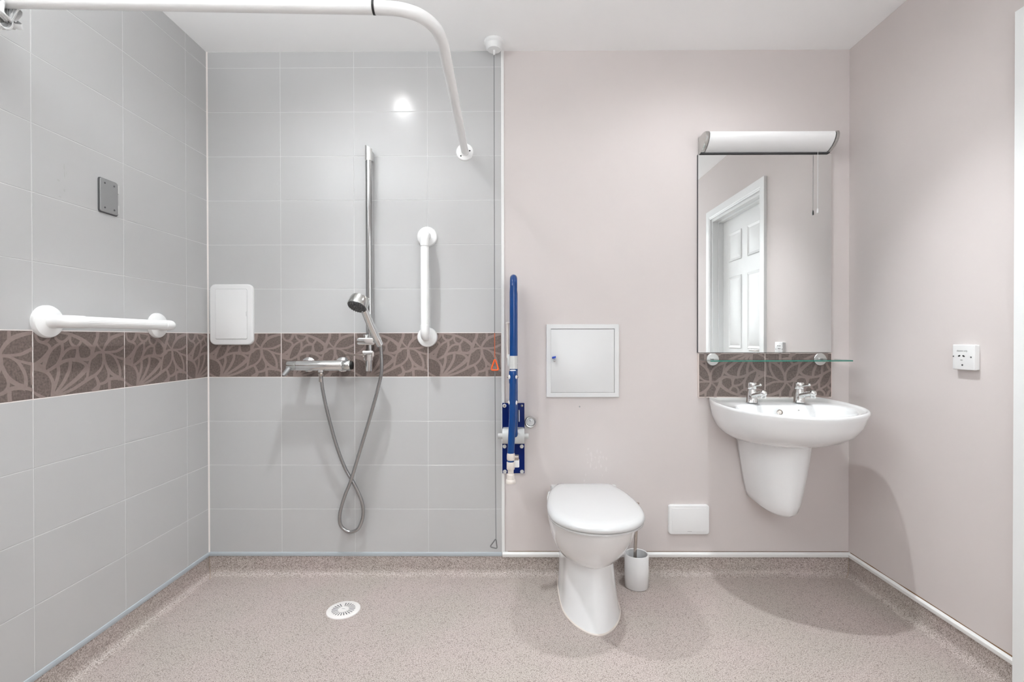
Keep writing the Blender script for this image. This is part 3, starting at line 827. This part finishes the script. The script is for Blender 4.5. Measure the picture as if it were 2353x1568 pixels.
# ------------------------------------------------------------------ access panel
t = thing('access_panel', 'square white metal access panel with a lock on the pink wall above the toilet', 'access panel', (1.70, 0, 0.81))
mb = MB(T_back); mb.frame(1.5360, 1.8635, 0.8075, 1.1370, 0.0205, -0.004, 0.007, 0.0015); mb.build('frame', 'panel_white', t)
mb = MB(T_back); mb.box(1.556, 1.8440, 0.8275, 1.1170, -0.004, -0.0005); mb.build('shadow_gap', 'black', t)
mb = MB(T_back); mb.plate(1.5567, 1.8418, 0.8290, 1.1148, -0.0005, 0.0055, 0.001, 0.0008, 2); d = mb.build('door', 'panel_white', t)
mb = MB(T_back); mb.lathe([(0.0055, 0.0055), (0.0055, 0.0085), (0.004, 0.0095)], (1.573, 0.9725, 0), (0, 0, 1), 20); lk = mb.build('lock', 'chrome', d)
mb = MB(T_back); mb.box(1.5722, 1.5738, 0.9690, 0.9760, 0.0095, 0.020); mb.build('key_blade', 'grey_metal', lk)
t = thing('blue_key_fob', 'small blue plastic key tag stuck in the lock of the access panel', 'key', (1.568, -0.02, 0.98))
mb = MB(T_back); mb.plate(1.5610, 1.5775, 0.9835, 0.9925, 0.010, 0.022, 0.002, 0.001)
for v_ in mb.bm.verts:
    v_.co.z += (v_.co.x - 1.569) * 0.22
mb.build('tag_body', 'blue_key', t)

mb = MB(T_back); mb.lathe([(0.0036, -0.0035), (0.0036, -0.0020)], (1.6866, 0.7642, 0), (0, 0, 1), 14)
mb.build('screw_plug', 'label_grey')
tag(bpy.data.objects['screw_plug'], 'tiny grey screw plug in the pink wall just below the access panel', 'plug')

# ------------------------------------------------------------------ blank panel near the floor
t = thing('blank_wall_plate', 'low white rounded blank cover on the pink wall between toilet and basin', 'cover plate', (2.177, 0, 0.188))
mb = MB(T_back); mb.plate(2.0865, 2.2685, 0.1885, 0.3205, -0.004, 0.012, 0.012, 0.004, 6); mb.build('cover', 'plastic_white', t)
mb = MB(T_back); mb.plate(2.100, 2.255, 0.2005, 0.3075, 0.0118, 0.0130, 0.006, 0.0006); mb.build('lid', 'plastic_white', t)
mb = MB(T_back); mb.box(2.169, 2.189, 0.2025, 0.2038, 0.0128, 0.0136); mb.build('slot', 'label_grey', t)

# ------------------------------------------------------------------ polar outline helpers for ceramics
def polar(poly, c, N=96, a0=0.0):
    out = []
    n = len(poly)
    for k in range(N):
        a = a0 + 2 * PI * k / N
        dx, dy = math.cos(a), math.sin(a)
        best = None
        for i in range(n):
            x1, y1 = poly[i][0] - c[0], poly[i][1] - c[1]
            x2, y2 = poly[(i + 1) % n][0] - c[0], poly[(i + 1) % n][1] - c[1]
            den = dx * (y2 - y1) - dy * (x2 - x1)
            if abs(den) < 1e-12: continue
            t_ = (x1 * (y2 - y1) - y1 * (x2 - x1)) / den
            s_ = (x1 * dy - y1 * dx) / den
            if t_ > 0 and -1e-9 <= s_ <= 1 + 1e-9:
                if best is None or t_ > best: best = t_
        out.append((c[0] + dx * best, c[1] + dy * best))
    return out
def dpoly(cx_, prof, n=6):
    """closed outline mirrored about cx_: prof = [(t, halfwidth)...] from wall to front, y = -t"""
    P_ = smooth_path([(t_, h_, 0) for t_, h_ in prof], n)
    Rr = [(cx_ + max(p.y, 0), -p.x) for p in P_]
    Ll = [(cx_ - max(p.y, 0), -p.x) for p in P_][::-1]
    return Rr + Ll

# ------------------------------------------------------------------ toilet
TX = 1.694
t = thing('toilet', 'white back-to-wall toilet with its lid closed under the access panel', 'toilet', (TX, 0, 0))
def sec(w_, f_, bk, z_, bw=None, c=None):
    bw = w_ * 0.9 if bw is None else bw
    L_ = f_ - bk
    pr = [(bk, bw), (bk + L_ * .2, (bw + w_) * .5 + 0.004), (bk + L_ * .45, w_), (bk + L_ * .66, w_ * .94), (bk + L_ * .82, w_ * .73), (bk + L_ * .93, w_ * .45), (bk + L_ * .985, w_ * .2), (f_, 0)]
    po = polar(dpoly(TX, pr), c or (TX, -(bk + L_ * .5)), 96)
    return [(x, y, z_) for x, y in po]
mb = MB()
mb.loft([sec(.060, .33, .06, .200), sec(.100, .385, .05, .208), sec(.124, .415, .05, .226), sec(.144, .450, .05, .260), sec(.158, .488, .05, .300), sec(.166, .516, .05, .340),
         sec(.170, .536, .05, .375), sec(.171, .545, .05, .392), sec(.169, .542, .052, .399)])
mb.loft([sec(.118, .458, .006, .0, .106), sec(.114, .452, .006, .012, .106), sec(.108, .432, .006, .06, .105), sec(.103, .405, .006, .12, .104), sec(.100, .388, .006, .17, .103), sec(.100, .380, .006, .22, .103),
         sec(.106, .380, .006, .27, .106), sec(.118, .38, .006, .33, .118), sec(.125, .38, .008, .385, .125)])
mb.build('pan', 'ceramic', t, angle=60)
mb = MB(); mb.loft([sec(.120, .4605, .004, .0, .108), sec(.120, .4605, .004, .0035, .108), sec(.116, .455, .004, .006, .106)]); mb.build('sealant_bead', 'warm_plastic', t)
def lid_sec(sc_, z_, dz=0.0):
    pr = [(.050, .112), (.062, .122), (.12, .146), (.20, .166), (.29, .177), (.36, .180), (.42, .174), (.47, .158), (.51, .132), (.54, .098), (.560, .056), (.568, .020), (.569, 0)]
    po = polar(dpoly(TX + 0.002, pr), (TX + 0.002, -.30), 96)
    return [(TX + 0.002 + (x - TX - 0.002) * sc_, -.29 + (y + .29) * sc_, z_) for x, y in po]
mb = MB(); mb.loft([lid_sec(.965, .400), lid_sec(.985, .403), lid_sec(.985, .409), lid_sec(.97, .411)]); mb.build('seat', 'seat_white', t, angle=60)
mb = MB(); mb.loft([lid_sec(.97, .4115), lid_sec(.990, .412), lid_sec(1.0, .416), lid_sec(.999, .422), lid_sec(.988, .429), lid_sec(.955, .4345), lid_sec(.90, .4376), lid_sec(.80, .4394), lid_sec(.6, .4404), lid_sec(.3, .4409), lid_sec(.05, .441)])
mb.build('lid', 'seat_white', t, angle=60)
for s_ in (-1, 1):
    mb = MB(); mb.box(TX + s_ * 0.112 - 0.032, TX + s_ * 0.112 + 0.032, -0.088, -0.052, 0.398, 0.428, 0.006); mb.build('hinge', 'seat_white', t)

# ------------------------------------------------------------------ toilet brush
BX, BY = 1.919, -0.098
t = thing('toilet_brush', 'white cylindrical toilet brush holder with a steel handle right of the toilet', 'toilet brush', (BX, BY, 0))
mb = MB(); mb.lathe([(0.048, 0.0), (0.051, 0.003), (0.052, 0.07), (0.051, 0.140), (0.049, 0.143), (0.046, 0.141), (0.045, 0.03), (0.001, 0.025)], (BX, BY, 0), (0, 0, 1), 48)
mb.build('holder', 'ceramic', t, angle=50)
mb = MB(); mb.tube([(BX - 0.010, BY - 0.004, 0.05), (BX - 0.004, BY, 0.20), (BX + 0.006, BY, 0.362)], [0.0075, 0.0070, 0.0062], 16)
mb.build('handle', 'steel', t)
mb = MB(); mb.lathe([(0.016, 0.03), (0.028, 0.05), (0.028, 0.10), (0.010, 0.118)], (BX - 0.009, BY - 0.004, 0), (0, 0, 1), 24); mb.build('brush_head', 'dark_grey', t)

# ------------------------------------------------------------------ floor drain
t = thing('floor_drain', 'round white slotted shower drain cover in the floor', 'drain', (0.7147, -0.292, 0))
mb = MB(); o_ = (0.7147, -0.292, 0)
mb.lathe([(0.0645, 0.0), (0.0640, 0.003), (0.062, 0.0042), (0.001, 0.0045)], o_, (0, 0, 1), 64); mb.build('grate', 'drain_white', t)
mb = MB()
for k in range(24):
    a = 2 * PI * k / 24 + 0.1
    if k == 7: continue
    ca, sa = math.cos(a), math.sin(a)
    r0, r1 = 0.021, 0.045
    def pt(r_, q): return (o_[0] + r_ * ca - q * sa, o_[1] + r_ * sa + q * ca, 0.00475)
    mb.quad(pt(r0, -0.0010), pt(r1, -0.0021), pt(r1, 0.0021), pt(r0, 0.0010))
mb.build('slots', 'dark_grey', t, recalc=False)
mb = MB(); mb.lathe([(0.010, 0.0044), (0.010, 0.0056), (0.0085, 0.0058)], o_, (0, 0, 1), 24); hb = mb.build('centre_screw', 'drain_white', t)
mb = MB(); mb.box(o_[0] - 0.0065, o_[0] + 0.0065, o_[1] - 0.0008, o_[1] + 0.0008, 0.0058, 0.0061); mb.build('screw_slot', 'dark_grey', hb)

# ------------------------------------------------------------------ splashback, mirror, mirror light, shelf
t = thing('splashback', 'brown flower patterned tile splashback below the mirror', 'splashback', (2.52, 0, 0.81))
for (a, b_, f0, f1) in ((2.2235, 2.5185, 2.5185 - TP, 2.5185), (2.5205, 2.8165, 2.5205, 2.5205 + TP)):
    mb = MB(T_back); mb.mi = 0
    mb.box(a, b_, 0.809, 1.0035, -0.004, 0.0068, 0.0007)
    # lines of the flower, the tile turned upside down
    mb.mi = 2
    pattern_mesh(mb, f0, 0.8065, f1, 1.0065, 0.0070, flip=True, cu0=a, cu1=b_)
    mb.mi = 0
    bm = mb.bm
    mb.build('tile', ['tile_brown', 'tile_brown', 'tile_line'], t, angle=50)
mb = MB(T_back); mb.frame(2.2205, 2.8195, 0.806, 1.0065, 0.0040, -0.004, 0.0062, 0.0003); mb.box(2.5183, 2.5207, 0.81, 1.0035, -0.004, 0.0062)
mb.build('grout', 'grout_pink', t)

t = thing('mirror', 'tall rectangular frameless wall mirror above the splashback', 'mirror', (2.5157, 0, 1.0076))
mb = MB(T_back); mb.box(2.2172, 2.8148, 1.0082, 1.8985, -0.004, 0.0068); mb.build('backing', 'dark_grey', t)
mb = MB(T_back); mb.box(2.2180, 2.8140, 1.0090, 1.8975, 0.0068, 0.0096); mb.build('glass', 'mirror', t, smooth=False)

t = thing('mirror_light', 'white curved strip light with chrome end caps above the mirror', 'wall light', (2.515, 0, 1.9))
LP = [(0.0, 1.901), (0.012, 1.902), (0.030, 1.906), (0.052, 1.917), (0.070, 1.932), (0.080, 1.948), (0.083, 1.962), (0.078, 1.972), (0.060, 1.976), (0.0, 1.976)]
def lring(x, g=0.0):
    cy, cz = 0.04, 1.94
    return [(x, (cy + (n_ - cy) * (1 + g)) if n_ > 0.001 else 0.0, cz + (z_ - cz) * (1 + g)) for n_, z_ in LP]
Tn = lambda u, n, v: Vector((u, -n, v))
mb = MB(Tn); mb.loft([lring(2.243), lring(2.786)]); mb.build('diffuser', 'diffuser', t, angle=40)
for (a, b_) in ((2.222, 2.240), (2.789, 2.803)):
    mb = MB(Tn); mb.loft([lring(a, -0.06), lring(a + 0.002, 0.04), lring(b_ - 0.002, 0.06), lring(b_, 0.02)]); mb.build('end_cap', 'chrome_soft', t, angle=40)
mb = MB(T_back); mb.box(2.226, 2.800, 1.8992, 1.903, -0.004, 0.020); mb.build('back_plate', 'dark_grey', t)
mb = MB(); mb.tube([(2.742, -0.027, 1.906), (2.7415, -0.027, 1.645)], 0.0009, 6); mb.build('cord', 'plastic_white', t)
mb = MB(); mb.lathe([(0.0022, 0.018), (0.0036, 0.012), (0.0042, 0.0), (0.003, -0.003)], (2.7415, -0.027, 1.632), (0, 0, 1), 12); mb.build('cord_pull', 'plastic_white', t)
mb = MB(Tn); mb.loft([[(x_, 0.0805 - abs(k) * .001, 1.9475 + k * 0.006 + (0.004 if x_ > 2.60 else 0)) for k in (-1, 0, 1)] for x_ in (2.600, 2.606, 2.611)], False, False, closed=False)
mb.bm.free()

t = thing('glass_shelf', 'clear glass shelf with a green edge on two round chrome brackets', 'glass shelf', (2.52, 0, 0.976))
mb = MB(T_id); mb.box(2.222, 2.822, -0.140, -0.022, 0.9745, 0.9790); mb.build('glass_plate', 'glass', t, smooth=False)
mb = MB(T_id); mb.box(2.222, 2.822, -0.1412, -0.140, 0.9742, 0.9793)
mb.box(2.8205, 2.8220, -0.1400, -0.022, 0.9742, 0.9793)
mb.build('front_edge', 'glass_edge', t, smooth=False)
for bx_ in (2.283, 2.764):
    mb = MB(T_back); mb.lathe([(0.0275, 0.007), (0.0275, 0.012), (0.026, 0.0135), (0.001, 0.0140)], (bx_, 0.978, 0), (0, 0, 1), 36)
    mb.box(bx_ - 0.010, bx_ + 0.010, 0.9690, 0.9742, 0.012, 0.060, 0.001); mb.box(bx_ - 0.010, bx_ + 0.010, 0.9794, 0.984, 0.012, 0.045, 0.001)
    mb.build('bracket', 'chrome_satin', t)

# ------------------------------------------------------------------ wash basin
CX = 2.515
t = thing('wash_basin', 'white wall-hung wash basin with a tapered half pedestal below the mirror', 'basin', (CX, 0, 0.35))
pr_o = [(0.0, .246), (.06, .262), (.13, .273), (.20, .275), (.27, .266), (.33, .243), (.385, .203), (.43, .145), (.46, .080), (.473, .030), (.475, 0)]
BC = (CX, -0.245)
outer = polar(dpoly(CX, pr_o), BC, 120)
pr_i = [(.150, .165), (.165, .196), (.21, .222), (.27, .222), (.33, .200), (.38, .158), (.415, .105), (.435, .05), (.440, 0)]
inner = polar(dpoly(CX, pr_i), BC, 120)
def bz(z_, y_): return z_ + 0.034 * y_ * (1 if z_ > .77 else .3)
def osec(sx, sy, z_):
    # scale about the wall: x about the centre, y about the wall
    return [(CX + (x - CX) * sx, min(y * sy, -0.0), bz(z_, y * sy)) for x, y in outer]
def isec(s_, z_, sy=None):
    sy = s_ if sy is None else sy
    return [(CX + (x - CX) * s_, -0.27 + (y + .27) * sy, bz(z_, y)) for x, y in inner]
def mix(A_, B_, f_, z_): return [(a[0] * (1 - f_) + b_[0] * f_, a[1] * (1 - f_) + b_[1] * f_, bz(z_, a[1] * (1 - f_) + b_[1] * f_)) for a, b_ in zip(A_, B_)]
O1 = osec(1, 1, .80); I1 = isec(1, .80)
mb = MB()
mb.loft([osec(.42, .42, .637), osec(.57, .56, .641), osec(.70, .68, .651), osec(.815, .80, .671), osec(.90, .89, .700), osec(.957, .95, .735), osec(.985, .983, .770), osec(1, 1, .795),
         [(x, y, z + .0) for x, y, z in osec(.998, .998, .8035)], osec(.990, .990, .8065), osec(.975, .975, .8060),
         mix(osec(.975, .975, .8), I1, .18, .8015), mix(O1, I1, .45, .800), mix(O1, I1, .9, .7985),
         isec(.985, .7955), isec(.965, .786), isec(.94, .765), isec(.90, .735), isec(.82, .705), isec(.66, .683), isec(.40, .672), isec(.15, .668)], True, True)
mb.build('basin', 'ceramic', t, angle=60)
# overflow ring
mb = MB(); ox, oy, oz = 2.4960, -0.1740, 0.7645
mb.lathe([(0.0115, -0.003), (0.0115, 0.002), (0.009, 0.0028), (0.0080, 0.0)], (ox, oy, oz), (0, -0.93, 0.36), 24, False); mb.build('overflow_ring', 'steel', t)
mb = MB(); mb.lathe([(0.0082, 0.0005), (0.0075, 0.0018), (0.001, 0.0025)], (ox, oy, oz), (0, -0.93, 0.36), 24); mb.build('overflow_cap', 'warm_plastic', t)
mb = MB(); mb.lathe([(0.022, 0.0), (0.022, 0.003), (0.018, 0.004), (0.001, 0.003)], (CX, -0.27, 0.660), (0, 0, 1), 24); mb.build('waste', 'chrome', t)
mb = MB(); mb.lathe([(0.0028, -0.002), (0.0028, 0.002)], (2.575, -0.172, 0.772), (0, -0.93, 0.36), 12); mb.build('chain_stay', 'chrome', t)
def psec(hw, dp, z_, r_=1.0):
    pr = [(0.0, hw), (dp * .35, hw * 1.0), (dp * .62, hw * .93), (dp * .82, hw * .72), (dp * .95, hw * .38), (dp, 0)]
    return [(x, y, z_) for x, y in polar(dpoly(CX, pr), (CX, -dp * .4), 72)]
mb = MB()
mb.loft([psec(.042, .180, .333), psec(.062, .205, .338), psec(.074, .222, .352), psec(.083, .233, .385), psec(.094, .243, .44), psec(.105, .252, .50), psec(.116, .260, .57), psec(.125, .266, .64), psec(.129, .268, .67)])
for v_ in mb.bm.verts:           # underside rises towards the wall
    if v_.co.z < .39: v_.co.z += (0.018 * (1 + v_.co.y / 0.19)) * (0.39 - v_.co.z) / 0.05
mb.build('half_pedestal', 'ceramic', t, angle=60)
mb = MB(); mb.lathe([(0.006, 0), (0.0065, 0.002), (0.004, 0.003)], (CX - 0.118, -0.075, 0.632), (-1, -0.25, 0), 14); mb.build('screw_cap', 'grey_plastic', t)

def make_tap(x0, label):
    y0, z0 = -0.112, 0.7975
    t = thing('basin_tap', label, 'tap', (x0, y0, z0), 'chrome basin taps')
    mb = MB()
    mb.lathe([(0.0240, 0.0), (0.0240, 0.002), (0.0225, 0.004), (0.0215, 0.020), (0.0205, 0.038), (0.0170, 0.052), (0.0165, 0.056)], (x0, y0, z0), (0, 0, 1), 32)
    mb.build('body', 'chrome', t)
    mb = MB()
    mb.tube([(x0, y0 - 0.010, z0 + 0.030), (x0, y0 - 0.05, z0 + 0.040), (x0, y0 - 0.095, z0 + 0.050)], [0.0125, 0.0112, 0.0105], 20)
    mb.ball((x0, y0 - 0.098, z0 + 0.050), 0.0135, 20)
    mb.lathe([(0.0095, -0.020), (0.0105, -0.018), (0.0105, -0.004)], (x0, y0 - 0.098, z0 + 0.050), (0, 0, 1), 18)
    mb.build('spout', 'chrome', t)
    mb = MB()
    mb.lathe([(0.0180, 0.058), (0.0190, 0.060), (0.0190, 0.082), (0.0175, 0.086), (0.001, 0.087)], (x0, y0, z0), (0, 0, 1), 28)
    hd = mb.build('head', 'chrome', t)
    mb = MB()
    mb.tube([(x0, y0 - 0.012, z0 + 0.072), (x0, y0 - 0.070, z0 + 0.082)], [0.0052, 0.0045], 12)
    mb.ball((x0, y0 - 0.072, z0 + 0.0825), 0.0062, 14)
    mb.build('lever', 'chrome', hd)
make_tap(2.410, 'left chrome basin tap, standing under the middle of the mirror')
make_tap(2.612, 'right chrome basin tap, nearer the right wall')

# ------------------------------------------------------------------ shaver socket on the right wall
t = thing('shaver_socket', 'square white shaver socket on the right wall beside the door frame', 'socket', (W, -0.58, 1.0))
SY0, SY1, SZ0, SZ1 = -0.621, -0.541, 0.967, 1.051
mb = MB(T_right); mb.plate(SY0 + .001, SY1 - .001, SZ0 + .001, SZ1 - .001, 0.0, 0.008, 0.004, 0.001); mb.build('back_box', 'plastic_white', t)
mb = MB(T_right); mb.plate(SY0, SY1, SZ0, SZ1, 0.008, 0.018, 0.004, 0.0025); mb.build('face_plate', 'plastic_white', t)
yc = (SY0 + SY1) / 2
for (dy, dz, r_, nm, mt) in ((0.036, 0.002, 0.0026, 'screw', 'dark_grey'), (-0.028, 0.001, 0.0026, 'screw', 'dark_grey'), (0.003, -0.026, 0.0032, 'indicator', 'dark_grey')):
    mb = MB(T_right); mb.lathe([(r_, 0.0178), (r_ * .9, 0.0188)], (yc + dy, (SZ0 + SZ1) / 2 + dz, 0), (0, 0, 1), 12); mb.build(nm, mt, t)
for sgn in (-1, 1):
    mb = MB(T_right)
    c_ = (yc + 0.0065 + sgn * 0.0080, (SZ0 + SZ1) / 2 + 0.004)
    ring = [(c_[0] + 0.0042 * math.cos(a) + sgn * -0.0016 * math.sin(a), c_[1] + 0.0030 * math.sin(a), 0.0184) for a in [2 * PI * k / 14 for k in range(14)]]
    mb.loft([[(x, y, 0.0175) for x, y, z in ring], ring]); mb.build('pin_hole', 'black', t)
def wall_text(txt, size, yy, zz, parent, mt='label_grey'):
    cu = bpy.data.curves.new('lettering', 'FONT'); cu.body = txt; cu.size = size; cu.align_x = 'CENTER'; cu.extrude = 0.0002
    ob = bpy.data.objects.new('lettering', cu); COL.objects.link(ob)
    dg = bpy.context.evaluated_depsgraph_get()
    me = bpy.data.meshes.new_from_object(ob.evaluated_get(dg))
    bpy.data.objects.remove(ob)
    # text x runs towards the camera (-y) when read facing +x
    me.transform(Matrix(((0, 0, -1, W - 0.0183), (-1, 0, 0, yy), (0, 1, 0, zz), (0, 0, 0, 1))))
    me.materials.clear(); me.materials.append(MATS[mt])
    o2 = bpy.data.objects.new('lettering', me); COL.objects.link(o2)
    o2.parent = parent; o2.matrix_parent_inverse = Matrix.Translation(-Vector(parent.location))
    return o2
wall_text('shavers only', 0.0078, yc + 0.004, SZ1 - 0.0235, t)
wall_text('230V', 0.0045, yc + 0.006, SZ0 + 0.031, t)
